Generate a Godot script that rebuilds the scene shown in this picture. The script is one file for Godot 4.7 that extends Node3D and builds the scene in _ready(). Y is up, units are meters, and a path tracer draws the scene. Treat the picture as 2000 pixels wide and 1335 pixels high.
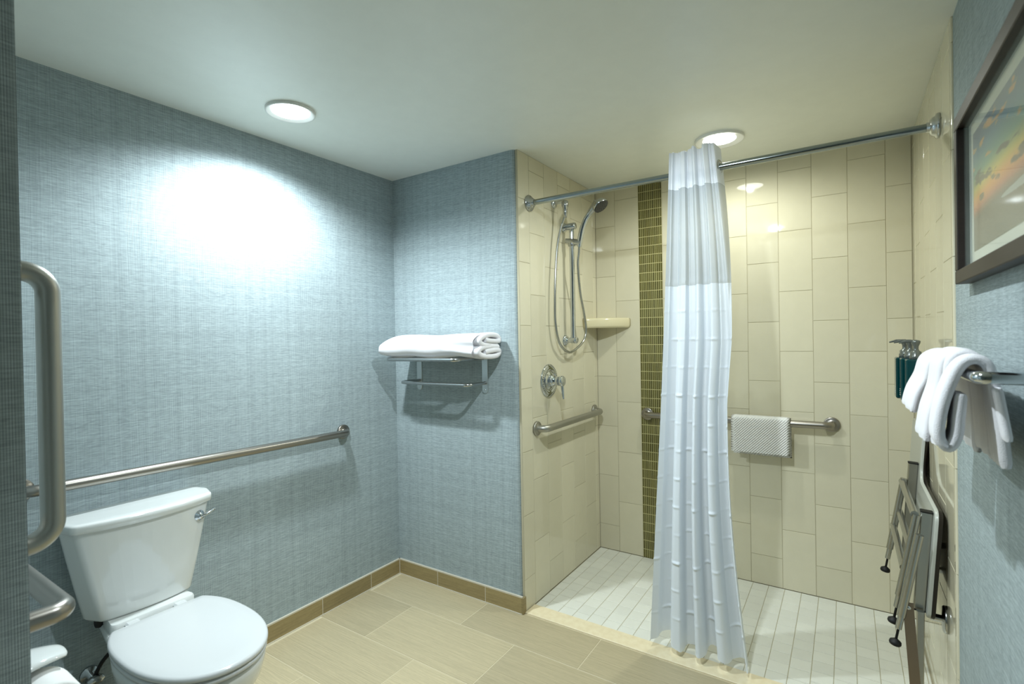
extends Node3D

const LEFT := -2.305      # wall behind the toilet
const MID := -2.192       # short wall that carries the towel shelf
const SHOWER_L := -1.404  # tiled wall with the shower fittings
const BACK := -3.171      # tiled wall at the back of the shower
const RIGHT := 0.281      # wall on the right
const HIGH := 2.4
const SIDE := -0.264      # face of the partition beside the toilet
const PITCH := 0.3315     # height of a wall tile

var M := {}
var rng := RandomNumberGenerator.new()
var used := {}
var shapes := {}


func _ready() -> void:
	rng.seed = 7
	camera_and_light()
	materials()
	room()
	shower_walls()
	shower_floor()
	toilet_group()
	grab_bars()
	shower_fittings()
	curtain_group()
	folding_seat()
	dispensers()
	towel_shelf()
	right_wall_things()


func camera_and_light() -> void:
	var cam := Camera3D.new()
	cam.name = "camera"
	cam.position = Vector3(0, 1.4282, 0)
	cam.basis = Basis(Vector3.UP, deg_to_rad(33.4503)) * Basis(Vector3.RIGHT, deg_to_rad(-0.4597)) * Basis(Vector3.BACK, deg_to_rad(-1.0246))
	var lens := CameraAttributesPhysical.new()
	lens.frustum_focal_length = 17.744
	lens.exposure_aperture = 4.0
	lens.frustum_focus_distance = 2.5
	lens.frustum_near = 0.05
	lens.frustum_far = 60.0
	cam.attributes = lens
	cam.keep_aspect = Camera3D.KEEP_HEIGHT
	cam.fov = 68.16
	cam.near = 0.05
	cam.far = 60.0
	add_child(cam)
	cam.current = true
	var e := Environment.new()
	e.background_mode = Environment.BG_COLOR
	e.background_color = Color(0, 0, 0)
	e.tonemap_mode = Environment.TONE_MAPPER_LINEAR
	e.tonemap_exposure = 1.0
	e.sdfgi_enabled = true
	e.ssao_enabled = true
	e.ssil_enabled = true
	var w := WorldEnvironment.new()
	w.name = "environment"
	w.environment = e
	add_child(w)
	# the three lamps: over the toilet, in the shower, and an adjustable one outside the frame that is aimed at the curtain
	downlight(Vector3(-1.94, HIGH, -1.277), 0.098, 0.077, Color(0.93, 0.98, 1.0), 3.8, 77.0, 0.63, 0.045, Vector3.DOWN, "round ceiling downlight in a slim trim, shining above the toilet area")
	downlight(Vector3(-0.515, HIGH, -2.685), 0.115, 0.078, Color(0.98, 1.0, 0.96), 0.72, 88.0, 0.6, 0.02, Vector3.DOWN, "round ceiling downlight in a wide white trim, just above the shower curtain")
	downlight(Vector3(-0.535, HIGH, -1.12), 0.115, 0.078, Color(0.93, 0.98, 1.0), 2.4, 64.0, 0.6, 0.025, Vector3(-0.15, -1.0, -0.45), "round ceiling downlight above the frame, seen only as a reflection in the shower tiles")


func downlight(at: Vector3, r: float, lens_r: float, tint: Color, power: float, cone: float, blend: float, soft: float, towards: Vector3, label: String) -> void:
	var t := thing("ceiling_downlight", label, "light", at, "recessed ceiling downlights")
	var s := begin()
	lathe(s, Transform3D(Basis(), Vector3.ZERO), [Vector2(lens_r - 0.002, -0.003), Vector2(r - 0.007, -0.0115), Vector2(r - 0.003, -0.0125), Vector2(r, -0.010), Vector2(r, 0.0)], 48)
	part(s, "trim", mat("light_trim", Color(0.9, 0.9, 0.88), 0.35), t)
	s = begin()
	lathe(s, Transform3D(Basis(), Vector3.ZERO), [Vector2(0.0, -0.0065), Vector2(lens_r * 0.5, -0.006), Vector2(lens_r * 0.85, -0.005), Vector2(lens_r, -0.0035), Vector2(lens_r, -0.001)], 40)
	var glow := mat("lamp_glow_" + str(lens_r) + tint.to_html(), tint, 0.4)
	glow.emission_enabled = true
	glow.emission = tint
	glow.emission_energy_multiplier = 14.0
	part(s, "lamp_lens", glow, t)
	var l := SpotLight3D.new()
	l.name = "lamp"
	l.position = Vector3(0, -0.016, 0)
	l.basis = Basis.looking_at(towards.normalized(), Vector3.RIGHT)
	l.light_color = tint
	l.light_energy = power
	l.light_size = soft
	l.spot_angle = cone
	l.spot_angle_attenuation = blend
	l.spot_range = 9.0
	l.spot_attenuation = 2.0
	l.shadow_enabled = true
	t.add_child(l, true)


# ---------------------------------------------------------------- helpers

func numbered(called: String) -> String:
	if not used.has(called):
		used[called] = 0
		return called
	used[called] += 1
	return "%s_%03d" % [called, used[called]]


func thing(called: String, label: String, category: String, at := Vector3.ZERO, group := "") -> Node3D:
	var o := Node3D.new()
	o.name = numbered(called)
	o.position = at
	o.set_meta("label", label)
	o.set_meta("category", category)
	if group != "":
		o.set_meta("group", group)
	add_child(o, true)
	return o


func begin() -> SurfaceTool:
	var s := SurfaceTool.new()
	s.begin(Mesh.PRIMITIVE_TRIANGLES)
	s.set_smooth_group(0)
	return s


func finish(s: SurfaceTool) -> ArrayMesh:
	s.index()
	s.generate_normals()
	return s.commit()


func put(mesh: Mesh, called: String, m: Material, parent: Node3D, at := Vector3.ZERO) -> MeshInstance3D:
	var o := MeshInstance3D.new()
	o.name = numbered(called) if parent == self else called
	o.mesh = mesh
	o.material_override = m
	o.position = at
	parent.add_child(o, true)
	return o


func part(s: SurfaceTool, called: String, m: Material, parent: Node3D) -> MeshInstance3D:
	return put(finish(s), called, m, parent)


func setting(s: SurfaceTool, called: String, m: Material, label: String, category: String) -> MeshInstance3D:
	var o := put(finish(s), called, m, self)
	o.set_meta("kind", "structure")
	o.set_meta("label", label)
	o.set_meta("category", category)
	return o


func tri(s: SurfaceTool, a: Vector3, b: Vector3, c: Vector3) -> void:   # anticlockwise seen from outside
	s.add_vertex(a)
	s.add_vertex(c)
	s.add_vertex(b)


func quad(s: SurfaceTool, a: Vector3, b: Vector3, c: Vector3, d: Vector3) -> void:
	tri(s, a, b, c)
	tri(s, a, c, d)


func box(s: SurfaceTool, lo: Vector3, hi: Vector3, bevel := 0.0) -> void:
	s.set_smooth_group(-1)
	var p := []
	for axis in 3:
		for side in [0, 1]:
			var u := (axis + 1) % 3
			var v := (axis + 2) % 3
			var f := []
			for k in [[0, 0], [1, 0], [1, 1], [0, 1]]:
				var c := Vector3()
				c[axis] = hi[axis] if side else lo[axis]
				c[u] = hi[u] - bevel if k[0] else lo[u] + bevel
				c[v] = hi[v] - bevel if k[1] else lo[v] + bevel
				f.append(c)
			p.append(f)
			if side:
				quad(s, f[0], f[1], f[2], f[3])
			else:
				quad(s, f[3], f[2], f[1], f[0])
	if bevel <= 0.0:
		return
	var mid := (lo + hi) / 2.0
	for axis in 3:                                  # bevels along each axis
		var u := (axis + 1) % 3
		var v := (axis + 2) % 3
		for i in [0, 1]:
			for j in [0, 1]:
				var e := []
				for k in [0, 1]:
					var a := Vector3()
					a[axis] = hi[axis] - bevel if k else lo[axis] + bevel
					a[u] = hi[u] if i else lo[u]
					a[v] = hi[v] - bevel if j else lo[v] + bevel
					var b := a
					b[u] = hi[u] - bevel if i else lo[u] + bevel
					b[v] = hi[v] if j else lo[v]
					e.append([a, b])
				out_quad(s, e[0][0], e[0][1], e[1][1], e[1][0], mid)
	for i in [0, 1]:
		for j in [0, 1]:
			for k in [0, 1]:
				var c := Vector3(hi.x if i else lo.x, hi.y if j else lo.y, hi.z if k else lo.z)
				var d := Vector3(-bevel if i else bevel, -bevel if j else bevel, -bevel if k else bevel)
				var a := c + Vector3(0, d.y, d.z)
				var b := c + Vector3(d.x, 0, d.z)
				var g := c + Vector3(d.x, d.y, 0)
				if (b - a).cross(g - a).dot(c - mid) > 0.0:
					tri(s, a, b, g)
				else:
					tri(s, a, g, b)


func out_quad(s: SurfaceTool, a: Vector3, b: Vector3, c: Vector3, d: Vector3, mid: Vector3) -> void:
	if (b - a).cross(c - a).dot((a + c) / 2.0 - mid) > 0.0:
		quad(s, a, b, c, d)
	else:
		quad(s, d, c, b, a)


func rings(s: SurfaceTool, all: Array, first_cap := true, last_cap := true, group := 0) -> void:
	s.set_smooth_group(group)
	for i in all.size() - 1:
		var a: PackedVector3Array = all[i]
		var b: PackedVector3Array = all[i + 1]
		var n := a.size()
		for k in n:
			var l := (k + 1) % n
			quad(s, a[k], a[l], b[l], b[k])
	s.set_smooth_group(group + 1)
	for e in [[0, first_cap], [all.size() - 1, last_cap]]:
		if not e[1]:
			continue
		var r: PackedVector3Array = all[e[0]]
		var mid := Vector3()
		for v in r:
			mid += v
		mid /= r.size()
		for k in r.size():
			if e[0] == 0:
				tri(s, mid, r[(k + 1) % r.size()], r[k])
			else:
				tri(s, mid, r[k], r[(k + 1) % r.size()])
		s.set_smooth_group(group + 2)


func sweep(s: SurfaceTool, path: Array, radius, sides := 16, flat := 1.0, up := Vector3.ZERO) -> void:
	var all := []
	var n := Vector3()
	for i in path.size():
		var t: Vector3 = (path[mini(i + 1, path.size() - 1)] - path[maxi(i - 1, 0)]).normalized()
		if i == 0:
			n = up if up != Vector3.ZERO else (Vector3.UP if absf(t.y) < 0.9 else Vector3.RIGHT)
		n = (n - t * n.dot(t)).normalized()
		var b := t.cross(n)
		var r: float = radius[i] if radius is Array else radius
		var ring := PackedVector3Array()
		for k in sides:
			var a := TAU * k / sides
			ring.append(path[i] + n * cos(a) * r + b * sin(a) * r * flat)
		all.append(ring)
	rings(s, all)


func lathe(s: SurfaceTool, x: Transform3D, profile: Array, sides := 24) -> void:   # round the y axis of x; outside on the right when going up
	s.set_smooth_group(0)
	for i in profile.size() - 1:
		var p: Vector2 = profile[i]
		var q: Vector2 = profile[i + 1]
		for k in sides:
			var a := TAU * k / sides
			var b := TAU * (k + 1) / sides
			var c := [ringpoint(p, a), ringpoint(p, b), ringpoint(q, b), ringpoint(q, a)]
			for j in 4:
				c[j] = x * c[j]
			if p.x > 0.00001:
				tri(s, c[0], c[1], c[2])
			if q.x > 0.00001:
				tri(s, c[0], c[2], c[3])


func ringpoint(p: Vector2, a: float) -> Vector3:
	return Vector3(p.x * sin(a), p.y, p.x * cos(a))


func aim(at: Vector3, towards: Vector3) -> Transform3D:      # a frame whose y axis points along towards
	var y := towards.normalized()
	var x := y.cross(Vector3.FORWARD if absf(y.z) < 0.9 else Vector3.RIGHT).normalized()
	return Transform3D(Basis(x, y, x.cross(y)), at)


func bent(points: Array, r: float, steps := 8) -> Array:     # a polyline with rounded corners
	var out := [points[0]]
	for i in range(1, points.size() - 1):
		var p: Vector3 = points[i]
		var a: Vector3 = (points[i - 1] - p).normalized()
		var b: Vector3 = (points[i + 1] - p).normalized()
		var half := a.angle_to(b) / 2.0
		var d := r / tan(half)
		var mid: Vector3 = p + (a + b).normalized() * (r / sin(half))
		var from := p + a * d - mid
		var to := p + b * d - mid
		for k in steps + 1:
			out.append(mid + from.slerp(to, float(k) / steps))
	out.append(points[-1])
	return out


func smooth(points: Array, steps := 6) -> Array:             # Catmull-Rom through points
	var out := []
	for i in points.size() - 1:
		var a: Vector3 = points[maxi(i - 1, 0)]
		var d: Vector3 = points[mini(i + 2, points.size() - 1)]
		for k in steps:
			out.append((points[i] as Vector3).cubic_interpolate(points[i + 1], a, d, float(k) / steps))
	out.append(points[-1])
	return out


func outline(points: Array, radii: Array, steps := 6) -> PackedVector2Array:    # polygon (x, z) with rounded corners, ordered for rings()
	var out := PackedVector2Array()
	var n := points.size()
	for i in n:
		var p: Vector2 = points[i]
		var a: Vector2 = (points[(i + n - 1) % n] - p).normalized()
		var b: Vector2 = (points[(i + 1) % n] - p).normalized()
		var half := absf(a.angle_to(b)) / 2.0
		var r: float = radii[i]
		var d := r / tan(half)
		var mid := p + (a + b).normalized() * (r / sin(half))
		var from := (p + a * d - mid).angle()
		var turn := wrapf((p + b * d - mid).angle() - from, -PI, PI)
		for k in steps + 1:
			out.append(mid + Vector2.from_angle(from + turn * k / steps) * r)
	var area := 0.0
	for i in out.size():
		area += out[i].cross(out[(i + 1) % out.size()])
	if area > 0.0:                                            # rings() wants z towards x
		out.reverse()
	return out


func level(shape: PackedVector2Array, y: float, grow := 0.0) -> PackedVector3Array:
	var ring := PackedVector3Array()
	var n := shape.size()
	for i in n:
		var t := (shape[(i + 1) % n] - shape[(i + n - 1) % n]).normalized()
		var p := shape[i] + Vector2(-t.y, t.x) * grow
		ring.append(Vector3(p.x, y, p.y))
	return ring


func shrunk(ring: PackedVector3Array, f: float, y: float) -> PackedVector3Array:
	var c := Vector3()
	for p in ring:
		c += p
	c /= ring.size()
	var out := PackedVector3Array()
	for p in ring:
		var q := c.lerp(p, f)
		out.append(Vector3(q.x, y, q.z))
	return out


func mixed(a: PackedVector2Array, b: PackedVector2Array, t: float) -> PackedVector2Array:
	var out := PackedVector2Array()
	for i in a.size():
		out.append(a[i].lerp(b[i], t))
	return out


# ---------------------------------------------------------------- materials

func mat(called: String, color: Color, rough := 0.5, metal := 0.0) -> StandardMaterial3D:
	if M.has(called):
		return M[called]
	var m := StandardMaterial3D.new()
	m.resource_name = called
	m.albedo_color = color
	m.roughness = rough
	m.metallic = metal
	M[called] = m
	return m


func smooth_row(n: int, cells: int) -> PackedFloat32Array:
	var c := PackedFloat32Array()
	for i in cells:
		c.append(rng.randf_range(-1.0, 1.0))
	var out := PackedFloat32Array()
	for i in n:
		var f := float(i) / n * cells
		var k := int(f)
		out.append(lerpf(c[k], c[(k + 1) % cells], smoothstep(0.0, 1.0, f - k)))
	return out


func image_texture(w: int, h: int, data: PackedByteArray) -> ImageTexture:
	return ImageTexture.create_from_image(Image.create_from_data(w, h, false, Image.FORMAT_RGB8, data))


func wallpaper_texture() -> ImageTexture:      # half a metre of woven paper: upright ribs crossed by uneven weft
	var n := 1024
	var data := PackedByteArray()
	data.resize(n * n * 3)
	var rib := PackedFloat32Array()
	var fine := PackedFloat32Array()
	for x in n:
		fine.append(rng.randf_range(-1, 1))
	var wide := smooth_row(n, 24)
	for x in n:
		rib.append(cos(TAU * x / 8.0) * (0.75 + 0.25 * fine[x / 8]) + 0.3 * fine[x] + 0.12 * wide[x])
	var slubs := []
	for y in n / 3 + 1:
		slubs.append(smooth_row(n, 14 + rng.randi() % 40))
	var soft := []
	for y in n / 2:
		soft.append(rng.randf_range(-1, 1))
	for y in n:
		var a: PackedFloat32Array = slubs[y / 3]
		var shift := (y / 3) * 131 % n
		for x in n:
			var v: float = 1.0 + 0.17 * rib[x] + 0.085 * a[(x + shift) % n] + 0.05 * soft[y / 2]
			var i := (y * n + x) * 3
			data[i] = clampi(int(202 * v - 6), 0, 255)
			data[i + 1] = clampi(int(204 * v - 4), 0, 255)
			data[i + 2] = clampi(int(198 * v + 2), 0, 255)
	return image_texture(n, n, data)


func streak_texture(amount: float) -> ImageTexture:     # fine grain that runs along u
	var n := 512
	var data := PackedByteArray()
	data.resize(n * n * 3)
	for y in n:
		var a := smooth_row(n, 5 + rng.randi() % 8)
		var b := smooth_row(n, 40)
		var base := rng.randf_range(-1, 1)
		for x in n:
			var v := 225.0 * (1.0 + amount * (0.5 * a[x] + 0.3 * b[x] + 0.45 * base))
			var i := (y * n + x) * 3
			data[i] = clampi(int(v), 0, 255)
			data[i + 1] = clampi(int(v), 0, 255)
			data[i + 2] = clampi(int(v * 0.985), 0, 255)
	return image_texture(n, n, data)


func mottled(called: String, color: Color, rough: float, texture: Texture2D, scale: Vector3, world := true) -> StandardMaterial3D:
	var m := mat(called, color, rough)
	m.albedo_texture = texture
	m.uv1_triplanar = true
	m.uv1_world_triplanar = world
	m.uv1_triplanar_sharpness = 8.0
	m.uv1_scale = scale
	return m


func noise_texture(freq: float, size: int, low: Color, high: Color) -> NoiseTexture2D:
	var f := FastNoiseLite.new()
	f.seed = 3
	f.frequency = freq
	f.fractal_octaves = 4
	var t := NoiseTexture2D.new()
	t.width = size
	t.height = size
	t.seamless = true
	t.noise = f
	var g := Gradient.new()
	g.set_color(0, low)
	g.set_color(1, high)
	t.color_ramp = g
	return t


func materials() -> void:
	var paper := mottled("wallpaper", Color(0.80, 0.845, 0.86), 0.85, wallpaper_texture(), Vector3(2, 2, 2))
	paper.metallic_specular = 0.3
	mottled("ceiling_paint", Color(0.91, 0.92, 0.89), 0.38, noise_texture(0.02, 256, Color(0.985, 0.985, 0.985), Color(1, 1, 1)), Vector3(1.5, 1.5, 1.5))
	var grain := streak_texture(0.085)
	for k in 3:
		var f: float = [1.0, 0.95, 1.04][k]
		mottled("floor_tile_%d" % k, Color(0.83 * f, 0.77 * f, 0.635 * f), 0.42, grain, Vector3(1.6, 1.6, 1.6))
		mottled("baseboard_tile_%d" % k, Color(0.68 * f, 0.605 * f, 0.43 * f), 0.45, grain, Vector3(3, 0.6, 3))
	mat("floor_grout", Color(0.80, 0.755, 0.64), 0.9)
	mat("baseboard_grout", Color(0.80, 0.77, 0.70), 0.85)
	var clouds := noise_texture(0.015, 256, Color(0.985, 0.985, 0.982), Color(1, 1, 1))
	for k in 3:
		var f: float = [1.0, 0.985, 1.012][k]
		mottled("wall_tile_%d" % k, Color(0.85 * f, 0.825 * f, 0.73 * f), 0.05, clouds, Vector3(2, 2, 2))
		mottled("shower_tile_%d" % k, Color(0.89 * f, 0.89 * f, 0.85 * f), 0.4, clouds, Vector3(3, 3, 3))
	mat("wall_grout", Color(0.70, 0.67, 0.57), 0.85)
	mat("shower_grout", Color(0.70, 0.67, 0.57), 0.85)
	mat("mosaic_grout", Color(0.80, 0.77, 0.55), 0.8)
	mottled("threshold_stone", Color(0.93, 0.88, 0.75), 0.35, noise_texture(0.03, 256, Color(0.95, 0.93, 0.9), Color(1, 1, 1)), Vector3(3, 3, 3))
	var sticks := mat("mosaic_glass", Color(1, 1, 1), 0.22)
	sticks.vertex_color_use_as_albedo = true
	var steel := mat("brushed_steel", Color(0.62, 0.60, 0.57), 0.32, 1.0)
	steel.metallic_specular = 0.5
	mat("satin_steel", Color(0.68, 0.675, 0.645), 0.42, 1.0)
	mat("chrome", Color(0.80, 0.82, 0.84), 0.08, 1.0)
	mat("worn_chrome", Color(0.72, 0.73, 0.73), 0.2, 1.0)
	var china := mat("white_china", Color(0.86, 0.87, 0.86), 0.07)
	china.clearcoat_enabled = true
	china.clearcoat = 0.6
	china.clearcoat_roughness = 0.05
	mat("seat_plastic", Color(0.80, 0.81, 0.81), 0.16)
	mat("black_rubber", Color(0.03, 0.03, 0.035), 0.6)


# ---------------------------------------------------------------- the room

func room() -> void:
	var paper: Material = M.wallpaper
	var s := begin()
	box(s, Vector3(LEFT - 0.1, 0, MID - 1.08), Vector3(LEFT, HIGH, SIDE + 0.02))
	setting(s, "wall_left", paper, "blue grey woven wallpaper wall behind the toilet", "wall")

	s = begin()                                   # the short wall, its free corner rounded
	var c := outline([Vector2(LEFT, MID), Vector2(SHOWER_L - 0.012, MID), Vector2(SHOWER_L - 0.012, MID - 1.07), Vector2(LEFT, MID - 1.07)], [0.0005, 0.022, 0.0005, 0.0005], 8)
	rings(s, [level(c, 0.0), level(c, HIGH)])
	setting(s, "wall_middle", paper, "short blue grey wallpaper wall that carries the towel shelf", "wall")

	s = begin()
	box(s, Vector3(LEFT, 0, SIDE), Vector3(-1.194, HIGH, SIDE + 1.86))
	setting(s, "wall_side", paper, "wallpapered partition end at the left edge, very near", "wall")

	s = begin()
	box(s, Vector3(-1.3, 0, 1.5), Vector3(RIGHT + 0.1, HIGH, 1.6))
	setting(s, "wall_behind", paper, "wallpaper wall behind the camera", "wall")

	s = begin()
	box(s, Vector3(RIGHT + 0.006, 0, BACK - 0.1), Vector3(RIGHT + 0.12, HIGH, 1.5))
	setting(s, "wall_right", paper, "blue grey wallpaper wall on the right with the picture", "wall")

	s = begin()
	box(s, Vector3(LEFT - 0.1, HIGH, BACK - 0.12), Vector3(RIGHT + 0.12, HIGH + 0.1, 1.6))
	setting(s, "ceiling", M.ceiling_paint, "smooth off white ceiling with downlights", "ceiling")

	s = begin()
	box(s, Vector3(LEFT - 0.1, -0.12, BACK - 0.12), Vector3(RIGHT + 0.12, -0.0045, 1.6))
	box(s, Vector3(LEFT, -0.0046, -2.2), Vector3(RIGHT + 0.006, -0.0012, 1.5))
	var floor_ := setting(s, "floor", M.floor_grout, "floor of long tan tiles in running bond", "floor")
	var edges := [-2.197, -1.945, -1.62, -1.295, -0.97, -0.645, -0.32, 0.005, 0.33]
	for row in edges.size() - 1:
		var x0 := -0.978 - (0.325 if row % 2 else 0.0)
		for k in range(-3, 3):
			var a := maxf(x0 + k * 0.65, LEFT + 0.012)
			var b := minf(x0 + (k + 1) * 0.65, RIGHT + 0.004)
			if b - a < 0.04:
				continue
			if edges[row + 1] > SIDE + 0.02 and b < -1.19:
				continue
			tile(floor_, "floor_tile", "y", Vector3((a + b) / 2, 0, (edges[row] + edges[row + 1]) / 2), b - a - 0.0035, edges[row + 1] - edges[row] - 0.0035, 0.008, 0.0012, M["floor_tile_%d" % (rng.randi() % 3)])

	baseboard("baseboard_left", LEFT, true, [-0.66, -0.985, -1.31, -1.635, -1.959, MID + 0.011])
	baseboard("baseboard_middle", MID, false, [LEFT + 0.011, -1.987, -1.644, SHOWER_L - 0.004])

	s = begin()
	box(s, Vector3(SHOWER_L + 0.002, -0.004, -2.297), Vector3(RIGHT - 0.006, 0.006, -2.2), 0.002)
	setting(s, "trim_1", M.threshold_stone, "cream stone threshold between the bathroom floor and the shower", "threshold")


func baseboard(called: String, wall: float, along_z: bool, cuts: Array) -> void:
	var s := begin()
	var high := 0.087
	if along_z:
		box(s, Vector3(wall, -0.003, cuts[-1] - 0.01), Vector3(wall + 0.0098, high + 0.003, cuts[0]))
	else:
		box(s, Vector3(cuts[0] - 0.01, -0.003, wall), Vector3(cuts[-1] + 0.001, high + 0.003, wall + 0.0098))
	if along_z:
		box(s, Vector3(wall, -0.002, cuts[-1]), Vector3(wall + 0.0145, 0.0035, cuts[0]))
	else:
		box(s, Vector3(cuts[0], -0.002, wall), Vector3(cuts[-1], 0.0035, wall + 0.0145))
	var o := setting(s, called, M.baseboard_grout, "tan tile baseboard with pale caulk along its top", "baseboard")
	for i in cuts.size() - 1:
		var mid: float = (cuts[i] + cuts[i + 1]) / 2
		var wide: float = absf(cuts[i + 1] - cuts[i]) - 0.003
		var m: Material = M["baseboard_tile_%d" % (rng.randi() % 3)]
		if along_z:
			tile(o, "baseboard_tile", "x", Vector3(wall + 0.0105, high / 2 - 0.001, mid), wide, high - 0.004, 0.008, 0.001, m)
		else:
			tile(o, "baseboard_tile", "z", Vector3(mid, high / 2 - 0.001, wall + 0.0105), wide, high - 0.004, 0.008, 0.001, m)
	if not along_z:                                # the return round the free corner
		tile(o, "baseboard_tile", "x", Vector3(SHOWER_L + 0.004, high / 2 - 0.001, wall - 0.004), 0.03, high - 0.004, 0.012, 0.001, M.baseboard_tile_1)


func tile(parent: Node3D, called: String, face: String, at: Vector3, wide: float, high: float, thick: float, bevel: float, m: Material) -> MeshInstance3D:
	var key := "%s %.4f %.4f" % [face, wide, high]
	if not shapes.has(key):
		var s := begin()
		s.set_smooth_group(-1)
		var u := Vector3.RIGHT
		var v := Vector3.UP
		var n := Vector3.BACK
		if face == "x":
			u = Vector3.FORWARD
			n = Vector3.RIGHT
		elif face == "-x":
			u = Vector3.BACK
			n = Vector3.LEFT
		elif face == "y":
			v = Vector3.FORWARD
			n = Vector3.UP
		var r := []
		for d in [[0.0, -thick], [0.0, -bevel], [bevel, 0.0]]:
			var w: float = wide / 2 - d[0]
			var h: float = high / 2 - d[0]
			r.append(PackedVector3Array([u * w - v * h + n * d[1], u * w + v * h + n * d[1], -u * w + v * h + n * d[1], -u * w - v * h + n * d[1]]))
		for i in 2:
			for k in 4:
				quad(s, r[i][k], r[i][(k + 1) % 4], r[i + 1][(k + 1) % 4], r[i + 1][k])
		quad(s, r[2][0], r[2][1], r[2][2], r[2][3])
		shapes[key] = finish(s)
	return put(shapes[key], called, m, parent, at)


func tile_column(o: Node3D, face: String, a: float, b: float, plane: float, shifted: bool) -> void:
	var cuts := [0.0]
	var y := PITCH * 0.5 if shifted else PITCH
	while y < HIGH - 0.03:
		cuts.append(y)
		y += PITCH
	cuts.append(HIGH)
	for i in cuts.size() - 1:
		var mid := Vector3((a + b) / 2, (cuts[i] + cuts[i + 1]) / 2, plane)
		if face != "z":
			mid = Vector3(plane, mid.y, (a + b) / 2)
		mid += Vector3(rng.randf_range(-1, 1), rng.randf_range(-1, 1), rng.randf_range(-1, 1)) * 0.0002
		tile(o, "wall_tile", face, mid, absf(b - a) - 0.0025, cuts[i + 1] - cuts[i] - 0.0025, 0.009, 0.0011, M["wall_tile_%d" % (rng.randi() % 3)])


func shower_walls() -> void:
	var s := begin()
	box(s, Vector3(SHOWER_L - 0.1, 0, BACK - 0.1), Vector3(RIGHT + 0.006, HIGH, BACK - 0.0015))
	var o := setting(s, "wall_shower_back", M.wall_grout, "cream tiled back wall of the shower with a green mosaic strip", "wall")
	var cuts := [SHOWER_L, -1.266, -1.106, -0.954, -0.790, -0.629, -0.468, -0.307, -0.146, 0.015, 0.175, RIGHT - 0.002]
	for i in cuts.size() - 1:
		if i != 2:
			tile_column(o, "z", cuts[i], cuts[i + 1], BACK, i % 2 == [0, 0, 0, 1, 0, 1, 1, 1, 1, 1, 1, 1][i] if i < 3 else i % 2 == 0)
	s = begin()
	box(s, Vector3(-1.105, 0, BACK - 0.004), Vector3(-0.955, HIGH, BACK - 0.001))
	part(s, "mosaic_bed", M.mosaic_grout, o)
	var variants := []
	for v in 4:
		variants.append(mosaic_row())
	var rise := 0.0573
	for k in 42:
		put(variants[rng.randi() % 4], "mosaic_row", M.mosaic_glass, o, Vector3(-1.03, HIGH - 0.006 - (k + 0.5) * rise + 0.008, BACK + 0.0005))

	s = begin()
	box(s, Vector3(SHOWER_L - 0.0125, 0, BACK), Vector3(SHOWER_L - 0.0015, HIGH, MID - 0.012))
	o = setting(s, "wall_shower_left", M.wall_grout, "cream tiled shower wall with the hand shower and valve", "wall")
	cuts = [MID - 0.014, -2.314, -2.475, -2.636, -2.797, -2.958, -3.119, BACK + 0.001]
	for i in cuts.size() - 1:
		tile_column(o, "x", cuts[i], cuts[i + 1], SHOWER_L, i % 2 == 0)

	s = begin()
	box(s, Vector3(RIGHT + 0.0015, 0, BACK), Vector3(RIGHT + 0.007, HIGH, -2.078))
	o = setting(s, "wall_shower_right", M.wall_grout, "cream tiled shower wall behind the folded seat", "wall")
	cuts = [-2.098, -2.259, -2.42, -2.581, -2.742, -2.903, -3.064, BACK + 0.001]
	for i in cuts.size() - 1:
		tile_column(o, "-x", cuts[i + 1], cuts[i], RIGHT, i % 2 == 1)
	var y := 0.0
	while y < HIGH:
		var high := minf(PITCH, HIGH - y)
		var b := begin()
		var prof := [Vector3(RIGHT, 0, -2.0965), Vector3(RIGHT, 0, -2.082), Vector3(RIGHT + 0.0012, 0, -2.077), Vector3(RIGHT + 0.0045, 0, -2.0735), Vector3(RIGHT + 0.009, 0, -2.0735), Vector3(RIGHT + 0.009, 0, -2.0965)]
		var lo := PackedVector3Array()
		var hi := PackedVector3Array()
		for p in prof:
			lo.append(p + Vector3.UP * (y + 0.001))
			hi.append(p + Vector3.UP * (y + high - 0.001))
		lo.reverse()
		hi.reverse()
		rings(b, [lo, hi])
		part(b, "bullnose_tile", M.wall_tile_0, o)
		y += PITCH


func mosaic_row() -> ArrayMesh:
	var s := begin()
	s.set_smooth_group(-1)
	var n := 12
	var pitch := 0.1495 / n
	for k in n:
		var f := rng.randf_range(0.75, 1.25)
		s.set_color(Color(0.095 * f, 0.085 * f, 0.022 * f).lerp(Color(0.14 * f, 0.13 * f, 0.045 * f), rng.randf()))
		var x := (k - n / 2.0 + 0.5) * pitch
		var w := pitch / 2 - 0.0011
		var h := 0.0573 / 2 - 0.0016
		var b := 0.0013
		var z := rng.randf_range(-0.0003, 0.0003)
		var r := []
		for d in [[0.0, -0.004], [0.0, -b], [b, 0.0]]:
			r.append([Vector3(x + w - d[0], -h + d[0], d[1] + z), Vector3(x + w - d[0], h - d[0], d[1] + z), Vector3(x - w + d[0], h - d[0], d[1] + z), Vector3(x - w + d[0], -h + d[0], d[1] + z)])
		for i in 2:
			for j in 4:
				quad(s, r[i][j], r[i][(j + 1) % 4], r[i + 1][(j + 1) % 4], r[i + 1][j])
		quad(s, r[2][0], r[2][1], r[2][2], r[2][3])
	return finish(s)


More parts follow.
